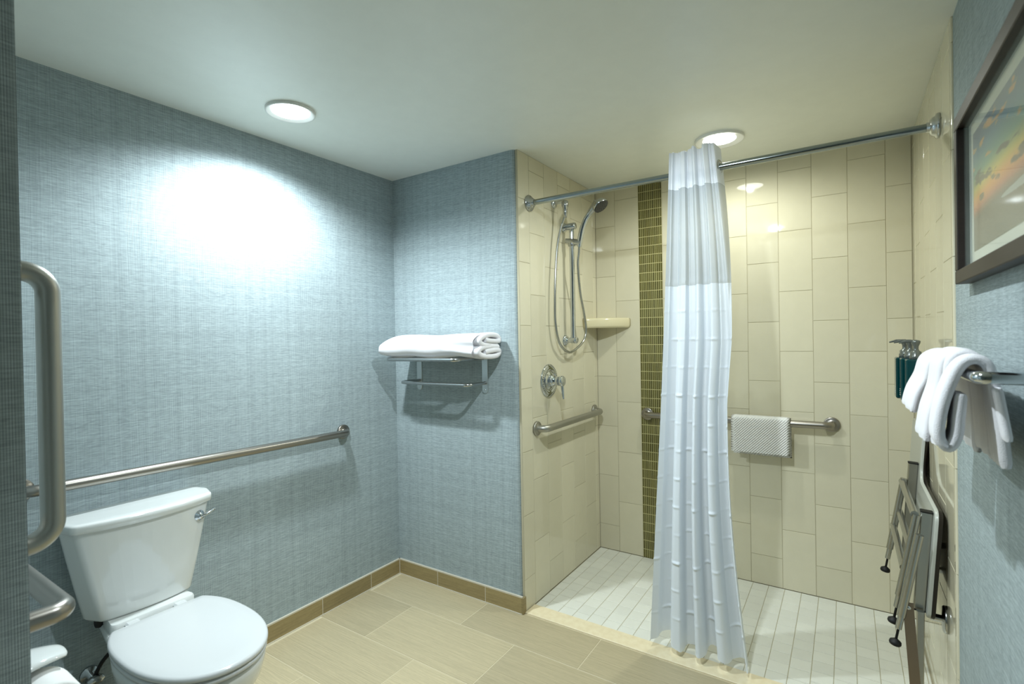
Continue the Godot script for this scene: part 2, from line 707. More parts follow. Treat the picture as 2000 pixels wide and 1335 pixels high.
func shower_floor() -> void:
	var s := begin()
	box(s, Vector3(SHOWER_L, -0.0035, BACK), Vector3(RIGHT, -0.0016, -2.295))
	var o := setting(s, "floor_shower", M.shower_grout, "shower floor of small off white tiles", "floor")
	var p := 0.0806
	var x := SHOWER_L + 0.003
	var col := 0
	while x < RIGHT - 0.01:
		var b := minf(x + p if col else x + 0.056, RIGHT - 0.003)
		var z := -2.298
		var step := 0.06 + 0.024 * ((col * 5) % 3) * 0.5
		while z > BACK + 0.008:
			var z2 := maxf(z - step, BACK + 0.002)
			if z2 - BACK < 0.014:
				z2 = BACK + 0.002
			tile(o, "shower_floor_tile", "y", Vector3((x + b) / 2, 0.0, (z + z2) / 2), b - x - 0.0026, z - z2 - 0.0026, 0.003, 0.0009, M["shower_tile_%d" % (rng.randi() % 3)])
			z = z2
			step = p
		x = b
		col += 1


# ---------------------------------------------------------------- toilet

func egg(back: float, front: float, mid: float, half: float, cut := 0.0, nf := 2.2, nb := 2.5) -> PackedVector2Array:
	var out := PackedVector2Array()
	var n := 72
	for k in n:
		var a := TAU * k / n
		var ca := cos(a)
		var sa := sin(a)
		var e := nf if sa > 0 else nb
		var px := signf(sa) * pow(absf(sa), 2.0 / e)
		var pz := signf(ca) * pow(absf(ca), 2.0 / e)
		var x := mid + px * (front - mid if sa > 0 else mid - back)
		if cut != 0.0:
			x = maxf(x, cut)
		out.append(Vector2(x, pz * half))
	return out


func tank_plan(back: float, front: float, corner: float, half_back: float, half: float, half_front: float) -> PackedVector2Array:
	var p := []
	var r := []
	for side in [-1, 1]:
		var run := [[Vector2(back, side * half_back), 0.015], [Vector2(-2.2, side * half), 0.05], [Vector2(corner, side * half_front), 0.03]]
		if side > 0:
			run.reverse()
		for e in run:
			p.append(e[0])
			r.append(e[1])
		if side < 0:
			for k in range(1, 12):
				var t := -1.0 + k / 6.0
				p.append(Vector2(front - (front - corner) * t * t, t * half_front))
				r.append(0.02)
	return outline(p, r, 6)


func toilet_group() -> void:
	var cz := -0.793
	var t := thing("toilet", "white two piece toilet with its lid closed, below the rear grab bar", "toilet", Vector3(0, 0, cz))
	var china: Material = M.white_china
	var top := tank_plan(-2.288, -2.086, -2.124, 0.212, 0.232, 0.208)
	var low := tank_plan(-2.282, -2.110, -2.130, 0.158, 0.172, 0.142)
	var s := begin()
	rings(s, [level(low, 0.478, -0.012), level(low, 0.481, -0.005), level(low, 0.488), level(mixed(low, top, 0.35), 0.59), level(mixed(low, top, 0.7), 0.7), level(top, 0.802)])
	var tank := part(s, "tank", china, t)
	var lid := tank_plan(-2.296, -2.071, -2.116, 0.222, 0.243, 0.219)
	s = begin()
	rings(s, [level(lid, 0.8045, -0.004), level(lid, 0.807), level(lid, 0.829), level(lid, 0.8335, -0.0025), level(lid, 0.836, -0.008), shrunk(level(lid, 0.836, -0.008), 0.93, 0.8366), shrunk(level(lid, 0.836, -0.008), 0.5, 0.837)])
	part(s, "tank_lid", china, t)
	s = begin()                                    # flush lever on the far end of the tank front
	var at := Vector3(-2.118, 0.758, -0.168)
	var x := aim(at, Vector3(1, 0, -0.12))
	lathe(s, x, [Vector2(0.0, -0.01), Vector2(0.021, -0.01), Vector2(0.021, 0.004), Vector2(0.018, 0.009), Vector2(0.013, 0.012), Vector2(0.012, 0.02), Vector2(0.0, 0.023)], 20)
	sweep(s, smooth([at + Vector3(0.016, 0.0, -0.004), at + Vector3(0.021, 0.004, -0.02), at + Vector3(0.018, 0.01, -0.04), at + Vector3(0.014, 0.013, -0.052)]), 0.0055, 10, 1.5)
	part(s, "flush_lever", M.chrome, tank).set_meta("label", "chrome flush lever")

	# bowl: pedestal, body and rear deck as one casting
	s = begin()
	var rim := egg(-2.08, -1.535, -1.83, 0.188)
	var r1 := egg(-2.07, -1.55, -1.83, 0.180)
	var r2 := egg(-2.08, -1.62, -1.86, 0.150)
	var r3 := egg(-2.13, -1.70, -1.90, 0.118)
	var foot := egg(-2.16, -1.66, -1.90, 0.115)
	rings(s, [level(foot, 0.0), level(foot, 0.02), level(r3, 0.06), level(r3, 0.15), level(r2, 0.26), level(r1, 0.36), level(rim, 0.405), level(rim, 0.425, 0.001), level(rim, 0.432, -0.004), level(rim, 0.434, -0.02)])
	var shelf := outline([Vector2(-2.27, -0.11), Vector2(-2.072, -0.135), Vector2(-2.072, 0.135), Vector2(-2.27, 0.11)], [0.03, 0.02, 0.02, 0.03], 6)
	var deck_low := outline([Vector2(-2.26, -0.09), Vector2(-1.98, -0.14), Vector2(-1.98, 0.14), Vector2(-2.26, 0.09)], [0.03, 0.03, 0.03, 0.03], 6)
	var deck := outline([Vector2(-2.27, -0.115), Vector2(-1.96, -0.165), Vector2(-1.96, 0.165), Vector2(-2.27, 0.115)], [0.03, 0.03, 0.03, 0.03], 6)
	rings(s, [level(deck_low, 0.30, -0.03), level(deck_low, 0.36), level(deck, 0.425), level(deck, 0.44), level(deck, 0.447, -0.006)], true, true, 10)
	part(s, "bowl", china, t)
	s = begin()
	rings(s, [level(shelf, 0.445), level(shelf, 0.472), level(shelf, 0.4785, -0.004)])
	part(s, "tank_platform", china, t)

	var ring := egg(-2.10, -1.523, -1.83, 0.190, -2.035)
	s = begin()
	rings(s, [level(ring, 0.437, -0.012), level(ring, 0.438, -0.004), level(ring, 0.443), level(ring, 0.449), level(ring, 0.453, -0.003), level(ring, 0.4545, -0.01)])
	part(s, "seat", M.seat_plastic, t)
	var cover := egg(-2.115, -1.519, -1.83, 0.192, -2.05)
	s = begin()
	var layers := [level(cover, 0.457, -0.01), level(cover, 0.458, -0.003), level(cover, 0.462, 0.0), level(cover, 0.469, 0.0), level(cover, 0.474, -0.003), level(cover, 0.4765, -0.009)]
	for k in range(1, 7):
		var shrunk := PackedVector3Array()
		var f := 1.0 - k / 6.5
		for p in level(cover, 0.4765, -0.009):
			shrunk.append(Vector3(lerpf(-1.83, p.x, f), 0.4765 + 0.006 * (1.0 - f * f), p.z * f))
		layers.append(shrunk)
	rings(s, layers)
	part(s, "seat_lid", M.seat_plastic, t)
	for side in [-1, 1]:
		s = begin()
		box(s, Vector3(-2.078, 0.447, side * 0.075 - 0.022), Vector3(-2.04, 0.474, side * 0.075 + 0.022), 0.006)
		part(s, "hinge", M.seat_plastic, t)

	var v := thing("water_supply_valve", "dark metal shut off valve with a flexible hose, low on the wall behind the toilet", "valve", Vector3(0, 0, 0))
	s = begin()
	lathe(s, aim(Vector3(LEFT, 0.235, -0.665), Vector3.RIGHT), [Vector2(0.0, 0.0), Vector2(0.03, 0.0), Vector2(0.028, 0.006), Vector2(0.012, 0.01), Vector2(0.011, 0.05), Vector2(0.0, 0.052)], 18)
	part(s, "valve_body", M.worn_chrome, v)
	s = begin()
	sweep(s, [Vector3(-2.248, 0.235, -0.69), Vector3(-2.247, 0.235, -0.68), Vector3(-2.247, 0.235, -0.652), Vector3(-2.248, 0.235, -0.642)], [0.008, 0.016, 0.016, 0.008], 12)
	part(s, "valve_handle", M.worn_chrome, v)
	s = begin()
	sweep(s, smooth([Vector3(-2.262, 0.24, -0.668), Vector3(-2.262, 0.28, -0.69), Vector3(-2.25, 0.33, -0.73), Vector3(-2.22, 0.39, -0.73), Vector3(-2.205, 0.43, -0.69), Vector3(-2.205, 0.466, -0.672)], 6), 0.0065, 10)
	part(s, "supply_hose", mat("dark_braid", Color(0.10, 0.10, 0.10), 0.55, 0.3), v)
	s = begin()
	lathe(s, aim(Vector3(-2.205, 0.44, -0.672), Vector3.UP), [Vector2(0.0, 0.0), Vector2(0.017, 0.0), Vector2(0.02, 0.012), Vector2(0.02, 0.028), Vector2(0.026, 0.03), Vector2(0.026, 0.0382), Vector2(0.0, 0.0382)], 16)
	part(s, "coupling_nut", M.black_rubber, v)
	s = begin()
	sweep(s, [Vector3(-2.2555, 0.312, -0.716), Vector3(-2.2465, 0.339, -0.7345)], 0.0095, 10)
	part(s, "hose_tag", mat("blue_tag", Color(0.05, 0.25, 0.36), 0.5), v)

	# paper holder on the partition
	var h := thing("toilet_paper_holder", "white glossy toilet paper holder with a flared lip at the bottom left", "paper holder", Vector3(-1.44, 0.7, SIDE))
	s = begin()
	box(s, Vector3(-0.055, -0.04, -0.013), Vector3(0.045, 0.085, 0.0), 0.005)
	part(s, "wall_plate", china, h)
	s = begin()
	sweep(s, smooth([Vector3(-0.03, 0.045, -0.008), Vector3(-0.03, 0.055, -0.05), Vector3(-0.03, 0.053, -0.09), Vector3(-0.03, 0.048, -0.116)], 5), [0.014, 0.014, 0.0135, 0.013, 0.0125, 0.012, 0.0115, 0.011, 0.0105, 0.01, 0.0095, 0.009, 0.0085, 0.008, 0.007, 0.005], 14, 4.5, Vector3.UP)
	part(s, "lip", china, h)
	s = begin()
	sweep(s, bent([Vector3(-0.045, 0.04, -0.01), Vector3(-0.045, 0.035, -0.068), Vector3(-0.045, -0.02, -0.068), Vector3(0.02, -0.02, -0.068)], 0.012, 4), 0.011, 12)
	part(s, "arm", china, h)
	var roll := thing("toilet_paper_roll", "white toilet paper roll held by the holder at the bottom left corner", "paper roll", Vector3(-1.44, 0.68, SIDE - 0.068))
	s = begin()
	lathe(s, aim(Vector3(-0.02, 0, 0), Vector3.RIGHT), [Vector2(0.019, 0.0), Vector2(0.05, 0.0), Vector2(0.054, 0.003), Vector2(0.055, 0.01), Vector2(0.055, 0.09), Vector2(0.054, 0.097), Vector2(0.05, 0.1), Vector2(0.019, 0.1)], 36)
	part(s, "paper", mat("tissue", Color(0.9, 0.9, 0.89), 0.9), roll)
	s = begin()
	lathe(s, aim(Vector3(-0.02, 0, 0), Vector3.RIGHT), [Vector2(0.019, 0.1), Vector2(0.019, 0.0)], 24)
	part(s, "cardboard_core", mat("cardboard", Color(0.55, 0.45, 0.33), 0.9), roll)


# ---------------------------------------------------------------- grab bars

func grab_bar(label: String, a: Vector3, b: Vector3, out: Vector3, m: Material, r := 0.019, reach := 0.057, bend := 0.04) -> Node3D:
	var mid := (a + b) / 2
	var t := thing("grab_bar", label, "grab bar", mid)
	var s := begin()
	sweep(s, bent([a - mid + out * 0.003, a - mid + out * reach, b - mid + out * reach, b - mid + out * 0.003], bend, 10), r, 24)
	part(s, "bar", m, t)
	for e in [a, b]:
		s = begin()
		lathe(s, aim(e - mid, out), [Vector2(0.0, 0.0), Vector2(0.039, 0.0), Vector2(0.039, 0.009), Vector2(0.0375, 0.0115), Vector2(0.034, 0.0125), Vector2(0.026, 0.0125), Vector2(r, 0.0165)], 36)
		part(s, "flange", m, t)
	return t


func grab_bars() -> void:
	var steel: Material = M.brushed_steel
	grab_bar("long horizontal stainless grab bar on the wallpaper wall above the toilet tank", Vector3(LEFT, 0.949, -0.49), Vector3(LEFT, 0.932, -1.79), Vector3.RIGHT, steel)
	grab_bar("upright stainless grab bar at the left edge, nearest to the viewer", Vector3(-1.283, 1.57, SIDE), Vector3(-1.283, 1.055, SIDE), Vector3.FORWARD, M.satin_steel)
	grab_bar("stainless grab bar end jutting out low at the left edge, below the upright one", Vector3(-1.288, 0.909, SIDE), Vector3(-2.2, 0.909, SIDE), Vector3.FORWARD, steel, 0.019, 0.075, 0.025)
	grab_bar("short stainless grab bar under the shower valve on the left shower wall", Vector3(SHOWER_L, 0.936, -2.35), Vector3(SHOWER_L, 0.936, -3.10), Vector3.RIGHT, M.satin_steel)
	grab_bar("stainless grab bar across the back shower wall with a bath mat on it", Vector3(-1.063, 0.928, BACK), Vector3(-0.066, 0.938, BACK), Vector3.BACK, steel)

	# bath mat folded over the back bar
	var s := begin()
	var y := 0.936
	var z := BACK + 0.057
	drape(s, [Vector3(-0.4, 0.765, z + 0.030), Vector3(-0.4, 0.85, z + 0.029), Vector3(-0.4, 0.93, z + 0.027), Vector3(-0.4, y + 0.022, z + 0.019), Vector3(-0.4, y + 0.029, z + 0.002), Vector3(-0.4, y + 0.024, z - 0.016), Vector3(-0.4, 0.92, z - 0.026), Vector3(-0.4, 0.82, z - 0.024), Vector3(-0.4, 0.744, z - 0.022)], Vector3.RIGHT, 0.148, 0.008, -0.004, 0.01)
	var m := mat("mat_cloth", Color(0.9, 0.9, 0.89), 0.9)
	m.rim_enabled = true
	m.rim = 0.3
	m.heightmap_enabled = true
	m.heightmap_scale = 0.5
	m.heightmap_texture = weave_texture()
	m.uv1_triplanar = true
	m.uv1_scale = Vector3(9, 9, 9)
	var o := put(finish(s), "bath_mat", m, self)
	o.set_meta("label", "white woven bath mat folded over the grab bar on the back shower wall")
	o.set_meta("category", "bath mat")


func weave_texture() -> ImageTexture:     # raised diagonal ribs
	var n := 128
	var data := PackedByteArray()
	data.resize(n * n * 3)
	for y in n:
		for x in n:
			var a := 0.5 + 0.5 * cos(TAU * (x + y) / 16.0)
			var b := 0.5 + 0.5 * cos(TAU * (x - y) / 32.0)
			var v := int(255 * clampf(0.75 * a + 0.25 * b, 0, 1))
			for c in 3:
				data[(y * n + x) * 3 + c] = v
	return image_texture(n, n, data)


func drape(s: SurfaceTool, points: Array, across: Vector3, half: float, thick: float, lean_first := 0.0, wave := 0.0, steps := 5, group := 0) -> void:
	# a thick soft sheet, rounded at its two side edges, that follows points
	var path := smooth(points, steps)
	var all := []
	var total := path.size()
	for i in total:
		var t: Vector3 = (path[mini(i + 1, total - 1)] - path[maxi(i - 1, 0)]).normalized()
		var n := across.cross(t).normalized()
		var f := float(i) / (total - 1)
		var end := 1.0 if i > 0 and i < total - 1 else 0.72
		var ring := PackedVector3Array()
		var w := half
		var h := thick * end * 0.5
		var seg := 14
		for side in [1, -1]:
			for k in seg + 1:
				var u: float = side * (1.0 - 2.0 * k / seg)
				var round_ := sqrt(maxf(0.0, 1.0 - pow(absf(u), 18.0)))
				var bump := wave * 0.12 * sin(u * 7.0 + f * 5.0) * (absf(f - 0.5) * 2.0)
				ring.append(path[i] + across * (u * w + lean_first * (1.0 - f)) + n * (side * h * round_ + bump))
		all.append(ring)
	# orientation: make it face outwards
	var a: PackedVector3Array = all[0]
	var mid := (a[3] + a[a.size() - 4]) / 2
	if (a[4] - a[3]).cross(all[1][3] - a[3]).dot(a[3] - mid) < 0.0:
		for r in all.size():
			all[r].reverse()
	rings(s, all, true, true, group)


# ---------------------------------------------------------------- shower fittings

func shower_fittings() -> void:
	var chrome: Material = M.chrome
	var zb := -2.704
	var xb := SHOWER_L + 0.055
	var t := thing("shower_slide_bar", "upright chrome slide bar on the left shower wall", "slide bar", Vector3(SHOWER_L, 1.4, zb))
	var s := begin()
	sweep(s, [Vector3(0.055, 0.0, 0), Vector3(0.055, 0.69, 0)], 0.0145, 20)
	part(s, "bar", chrome, t)
	for y in [0.008, 0.682]:
		s = begin()
		lathe(s, aim(Vector3(0, y, 0), Vector3.RIGHT), [Vector2(0.0, 0.0), Vector2(0.033, 0.0), Vector2(0.033, 0.006), Vector2(0.027, 0.012), Vector2(0.016, 0.015), Vector2(0.0155, 0.03), Vector2(0.018, 0.04), Vector2(0.019, 0.076), Vector2(0.017, 0.08), Vector2(0.0, 0.081)] if y < 0.1 else [Vector2(0.0, 0.0), Vector2(0.03, 0.0), Vector2(0.03, 0.006), Vector2(0.026, 0.012), Vector2(0.021, 0.02), Vector2(0.021, 0.074), Vector2(0.018, 0.08), Vector2(0.0, 0.081)], 24)
		part(s, "bracket", chrome, t)
	s = begin()
	lathe(s, aim(Vector3(0.055, 0.565, 0), Vector3.UP), [Vector2(0.0125, 0.0), Vector2(0.021, 0.0), Vector2(0.022, 0.004), Vector2(0.022, 0.034), Vector2(0.021, 0.038), Vector2(0.0125, 0.038)], 22)
	sweep(s, [Vector3(0.02, 0.6, 0.012), Vector3(0.055, 0.592, 0.006), Vector3(0.112, 0.58, -0.004)], [0.014, 0.0175, 0.02], 18)
	part(s, "slider", M.worn_chrome, t)

	t = thing("hand_shower", "chrome hand shower with a curved handle and a looping hose", "hand shower", Vector3(SHOWER_L, 1.4, zb))
	s = begin()
	sweep(s, smooth([Vector3(0.103, 0.555, 0), Vector3(0.11, 0.60, 0), Vector3(0.125, 0.66, 0), Vector3(0.15, 0.715, 0), Vector3(0.185, 0.757, 0)], 6), [0.012, 0.013, 0.0142, 0.015, 0.0157, 0.0162, 0.0165, 0.0167, 0.0168, 0.0168, 0.0168, 0.0167, 0.0166, 0.0164, 0.0161, 0.0158, 0.0156, 0.0154, 0.0152, 0.0152, 0.0155, 0.016, 0.0172, 0.0186, 0.0195], 18)
	part(s, "handle", chrome, t)
	s = begin()
	var face := Vector3(0.62, -0.78, 0.12).normalized()
	var x := aim(Vector3(0.236, 0.782, 0.0) + face * 0.016, -face)
	lathe(s, x, [Vector2(0.045, 0.0), Vector2(0.047, 0.003), Vector2(0.0475, 0.010), Vector2(0.044, 0.020), Vector2(0.036, 0.031), Vector2(0.022, 0.041), Vector2(0.0, 0.046)], 32)
	sweep(s, [Vector3(0.17, 0.74, 0), Vector3(0.2, 0.77, 0), Vector3(0.225, 0.792, 0)], [0.016, 0.023, 0.03], 18)
	var head := part(s, "shower_head", M.worn_chrome, t)
	s = begin()
	lathe(s, x, [Vector2(0.0, -0.003), Vector2(0.03, -0.002), Vector2(0.045, 0.0005)], 32)
	for ringn in [[6, 0.012], [12, 0.024], [16, 0.036]]:
		for k in ringn[0]:
			var a: float = TAU * k / ringn[0]
			lathe(s, x * Transform3D(Basis(), Vector3(cos(a) * ringn[1], -0.002, sin(a) * ringn[1])) * Transform3D(Basis(Vector3.RIGHT, PI), Vector3.ZERO), [Vector2(0.0025, 0.0), Vector2(0.002, 0.003), Vector2(0.0, 0.0032)], 6)
	part(s, "spray_face", mat("grey_nozzles", Color(0.22, 0.22, 0.21), 0.5), head)
	s = begin()
	var hose := [Vector3(0.103, 0.558, 0.0), Vector3(0.098, 0.52, -0.004), Vector3(0.088, 0.45, -0.010)]
	for p in [[1.696, -2.765, 0.075], [1.575, -2.816, 0.073], [1.482, -2.848, 0.07], [1.419, -2.839, 0.065], [1.373, -2.785, 0.055], [1.339, -2.69, 0.045], [1.355, -2.618, 0.038], [1.41, -2.552, 0.036], [1.508, -2.52, 0.036], [1.606, -2.517, 0.036], [1.757, -2.527, 0.036], [1.938, -2.552, 0.038], [2.04, -2.572, 0.05], [2.112, -2.586, 0.07], [2.125, -2.587, 0.075]]:
		hose.append(Vector3(p[2], p[0] - 1.4, p[1] - zb))
	var path := smooth(hose, 22)
	var radii := []
	for k in path.size():
		radii.append(0.0078 if k % 2 else 0.0068)
	sweep(s, path, radii, 10)
	part(s, "hose", M.worn_chrome, t)

	t = thing("shower_outlet", "chrome shower outlet elbow partly hidden behind the curtain rod, above the hose", "shower arm", Vector3(SHOWER_L, 2.2, -2.588))
	s = begin()
	lathe(s, aim(Vector3(0, 0.004, 0), Vector3.RIGHT), [Vector2(0.0, 0.0), Vector2(0.032, 0.0), Vector2(0.03, 0.006), Vector2(0.013, 0.012), Vector2(0.0, 0.013)], 24)
	part(s, "flange", chrome, t)
	s = begin()
	sweep(s, bent([Vector3(0.005, 0.004, 0), Vector3(0.075, 0.004, 0), Vector3(0.075, -0.03, 0)], 0.018), 0.011, 16)
	part(s, "elbow", chrome, t)
	s = begin()
	lathe(s, aim(Vector3(0.075, -0.09, 0.002), Vector3.UP), [Vector2(0.0, 0.0), Vector2(0.01, 0.0), Vector2(0.0125, 0.03), Vector2(0.014, 0.055), Vector2(0.017, 0.06), Vector2(0.019, 0.065), Vector2(0.019, 0.09), Vector2(0.012, 0.096), Vector2(0.0, 0.096)], 20)
	part(s, "vacuum_breaker", M.worn_chrome, t)

	t = thing("shower_valve", "round chrome shower valve with a single lever above the short grab bar", "shower valve", Vector3(SHOWER_L, 1.183, -2.495))
	s = begin()
	lathe(s, aim(Vector3.ZERO, Vector3.RIGHT), [Vector2(0.0, 0.0), Vector2(0.094, 0.0), Vector2(0.094, 0.004), Vector2(0.09, 0.008), Vector2(0.074, 0.012), Vector2(0.062, 0.0125), Vector2(0.058, 0.009), Vector2(0.052, 0.009), Vector2(0.048, 0.015), Vector2(0.036, 0.017), Vector2(0.0, 0.017)], 48)
	part(s, "escutcheon", chrome, t)
	s = begin()
	for k in 40:
		var a := TAU * k / 40
		var d := Vector3(0, cos(a), sin(a))
		sweep(s, [Vector3(0.0095, 0, 0) + d * 0.066, Vector3(0.0083, 0, 0) + d * 0.084], 0.0026, 6)
	part(s, "temperature_marks", mat("etched_dark", Color(0.14, 0.13, 0.1), 0.4, 0.6), t)
	s = begin()
	lathe(s, aim(Vector3(0.012, 0, 0), Vector3.RIGHT), [Vector2(0.0, 0.0), Vector2(0.034, 0.0), Vector2(0.034, 0.018), Vector2(0.031, 0.022), Vector2(0.026, 0.023), Vector2(0.026, 0.06), Vector2(0.029, 0.064), Vector2(0.03, 0.078), Vector2(0.027, 0.082), Vector2(0.0, 0.083)], 32)
	part(s, "handle_hub", chrome, t)
	s = begin()
	sweep(s, [Vector3(0.085, -0.01, 0), Vector3(0.087, -0.04, 0), Vector3(0.09, -0.085, 0), Vector3(0.092, -0.1, 0)], [0.009, 0.0085, 0.0065, 0.004], 12)
	part(s, "lever", chrome, t)

	# corner shelf
	t = thing("corner_shelf", "cream ceramic corner shelf fixed in the rear left corner of the shower", "shelf", Vector3(SHOWER_L, 1.5, BACK))
	s = begin()
	var lo := PackedVector3Array()
	var sets := []
	for e in [[-0.018, -0.012, 1.0], [-0.014, -0.004, 1.0], [-0.004, 0.0, 1.0], [0.034, 0.0, 1.0], [0.042, -0.003, 1.0], [0.046, -0.010, 1.0], [0.044, -0.018, 1.0], [0.034, -0.024, 1.0]]:
		var ring := PackedVector3Array()
		var g: float = e[1]
		var pts := [Vector2(0.0005, 0.0005)]
		for k in 17:
			var f := k / 16.0
			var a := Vector2(0.0005, 0.222)
			var b := Vector2(0.238, 0.0005)
			var p := a.lerp(b, f)
			p += (a + b).normalized() * (0.03 * sin(PI * f) + 0.006 * pow(sin(PI * f), 0.3) + g * pow(sin(PI * clampf(f, 0.02, 0.98)), 0.25))
			if k == 0 or k == 16:
				p *= 1.0 + g * 4.0
			pts.append(p)
		for p in pts:
			ring.append(Vector3(p.x, e[0], p.y))
		ring.reverse()
		if Vector2(ring[0].x - ring[1].x, 0) != Vector2.ZERO:
			pass
		sets.append(ring)
	# order so that the sides face out
	var a0: PackedVector3Array = sets[0]
	var m0 := Vector3(0.08, a0[0].y, 0.08)
	if (a0[6] - a0[5]).cross(sets[1][5] - a0[5]).dot(a0[5] - m0) < 0.0:
		for k in sets.size():
			sets[k].reverse()
	rings(s, sets)
	part(s, "shelf_body", mat("shelf_glaze", Color(0.86, 0.82, 0.68), 0.15), t)


# ---------------------------------------------------------------- curtain

func curtain_group() -> void:
	var zr := -2.311
	var t := thing("curtain_rod", "straight polished curtain rod spanning the shower opening", "curtain rod", Vector3(SHOWER_L, 2.144, zr))
	var wide := RIGHT - SHOWER_L
	var s := begin()
	sweep(s, [Vector3(0.002, 0, 0), Vector3(wide - 0.002, 0, 0)], 0.0145, 24)
	part(s, "rod", mat("rod_metal", Color(0.60, 0.63, 0.63), 0.2, 1.0), t)
	for e in [[0.0, 1.0], [wide, -1.0]]:
		s = begin()
		lathe(s, aim(Vector3(e[0], 0, 0), Vector3(e[1], 0, 0)), [Vector2(0.0, 0.0), Vector2(0.043, 0.0), Vector2(0.044, 0.005), Vector2(0.041, 0.01), Vector2(0.035, 0.012), Vector2(0.031, 0.02), Vector2(0.024, 0.026), Vector2(0.0175, 0.027), Vector2(0.0175, 0.036), Vector2(0.0145, 0.036)], 32)
		part(s, "flange", M.worn_chrome, t)

	var c := thing("shower_curtain", "white shower curtain gathered in folds on the rod, sheer along its top", "curtain", Vector3(0, 0, 0))
	var cloth := mat("curtain_cloth", Color(0.93, 0.955, 0.985), 0.62)
	cloth.backlight_enabled = true
	cloth.backlight = Color(0.62, 0.63, 0.64)
	cloth.rim_enabled = true
	cloth.rim = 0.2
	var header := mat("curtain_header", Color(0.94, 0.955, 0.975), 0.65)
	header.backlight_enabled = true
	header.backlight = Color(0.3, 0.3, 0.31)
	var sheer := mat("curtain_sheer", Color(0.80, 0.83, 0.86, 0.8), 0.7)
	sheer.transparency = BaseMaterial3D.TRANSPARENCY_ALPHA
	sheer.backlight_enabled = true
	sheer.backlight = Color(0.24, 0.25, 0.26)
	curtain_piece(c, "header_band", header, 2.228, 2.07, 14)
	curtain_piece(c, "sheer_panel", sheer, 2.07, 1.645, 36)
	curtain_piece(c, "main_panel", cloth, 1.645, 0.0, 420)
	for u in [1.0]:
		var p := curtain_point(u, 2.144)
		var d := (curtain_point(minf(u + 0.01, 1.0), 2.144) - curtain_point(maxf(u - 0.01, 0.0), 2.144)).normalized()
		if u == 1.0:
			p = Vector3(-0.447, 2.144, zr)
			d = Vector3(0.15, 0, -1)
		elif absf(p.z - zr) > 0.012:
			continue
		var n := d.cross(Vector3.UP).normalized()
		s = begin()
		var ring := []
		var x := aim(Vector3(p.x, 2.144, zr), Vector3(1, 0, 0) if u < 1.0 else n * signf(n.x))
		for k in 33:
			var a := TAU * k / 32
			ring.append(x * Vector3(cos(a) * 0.0275, 0, sin(a) * 0.0275))
		sweep(s, ring, 0.0065, 10)
		part(s, "grommet", M.worn_chrome, c)


func curtain_point(u: float, y: float) -> Vector3:
	var v := clampf((2.23 - y) / 2.2, 0.0, 1.0)
	var l := -0.640 - 0.115 * pow(v, 1.1)
	var r := -0.446 + 0.105 * pow(v, 1.05) - 0.03 * sin(PI * clampf(v * 1.6 - 0.6, 0, 1))
	if v < 0.5:
		r += 0.02 * sin(PI * v * 2.0)
	# pleats: four deep folds that grow downwards, with finer ones that belong to the gathered top
	var phase := TAU * (4.0 * u) + 0.35 * sin(TAU * u * 1.5 + 1.0)
	var f := cos(phase - 0.35)
	var fine := cos(TAU * 9.0 * u + 1.7)
	var finer := cos(TAU * 15.0 * u + 0.4 + v * 1.5)
	var a := lerpf(0.020, 0.052, smoothstep(0.05, 0.8, v))
	var z := lerpf(-2.268, -2.300, smoothstep(0.0, 0.6, v)) + a * f * lerpf(0.75, 1.0, v) + lerpf(0.006, 0.008, v) * fine + lerpf(0.0035, 0.0035, v) * finer
	z += 0.012 * v
	var x := lerpf(l, r, u) + sin(2.0 * (phase - 0.35)) * (r - l) * lerpf(0.014, 0.022, v)
	# the last width turns back so that the grommet faces along the rod
	var turn := smoothstep(0.90, 1.0, u) * (1.0 - smoothstep(0.0, 0.5, v))
	x = lerpf(x, r, turn)
	z = lerpf(z, -2.262 - 0.095 * smoothstep(0.90, 1.0, u), smoothstep(0.86, 0.93, u) * (1.0 - smoothstep(0.0, 0.5, v)))
	# pressed fold lines
	for k in 13:
		var yc := 1.655 - 0.1235 * k
		var d := absf(y - yc) / 0.0055
		if d < 2.0:
			z += (0.0075 if k % 2 == 0 else 0.0045) * exp(-d * d) * (0.6 + 0.4 * sin(u * 23.0 + k * 2.0))
	return Vector3(x, y, z)


func curtain_piece(parent: Node3D, called: String, m: Material, top: float, bottom: float, rows: int) -> void:
	var s := begin()
	var cols := 220
	var grid := []
	for j in rows + 1:
		var row := PackedVector3Array()
		for i in cols + 1:
			var u := float(i) / cols
			var hem := 0.042 + 0.014 * sin(u * 11.0 + 0.5) if bottom == 0.0 else bottom
			var head := top + (0.006 * sin(u * 17.0) + 0.012 * u if top > 2.2 else 0.0)
			row.append(curtain_point(u, lerpf(head, hem, float(j) / rows)))
		grid.append(row)
	for j in rows:
		for i in cols:
			quad(s, grid[j + 1][i], grid[j + 1][i + 1], grid[j][i + 1], grid[j][i])
	part(s, called, m, parent)


# ---------------------------------------------------------------- folding seat

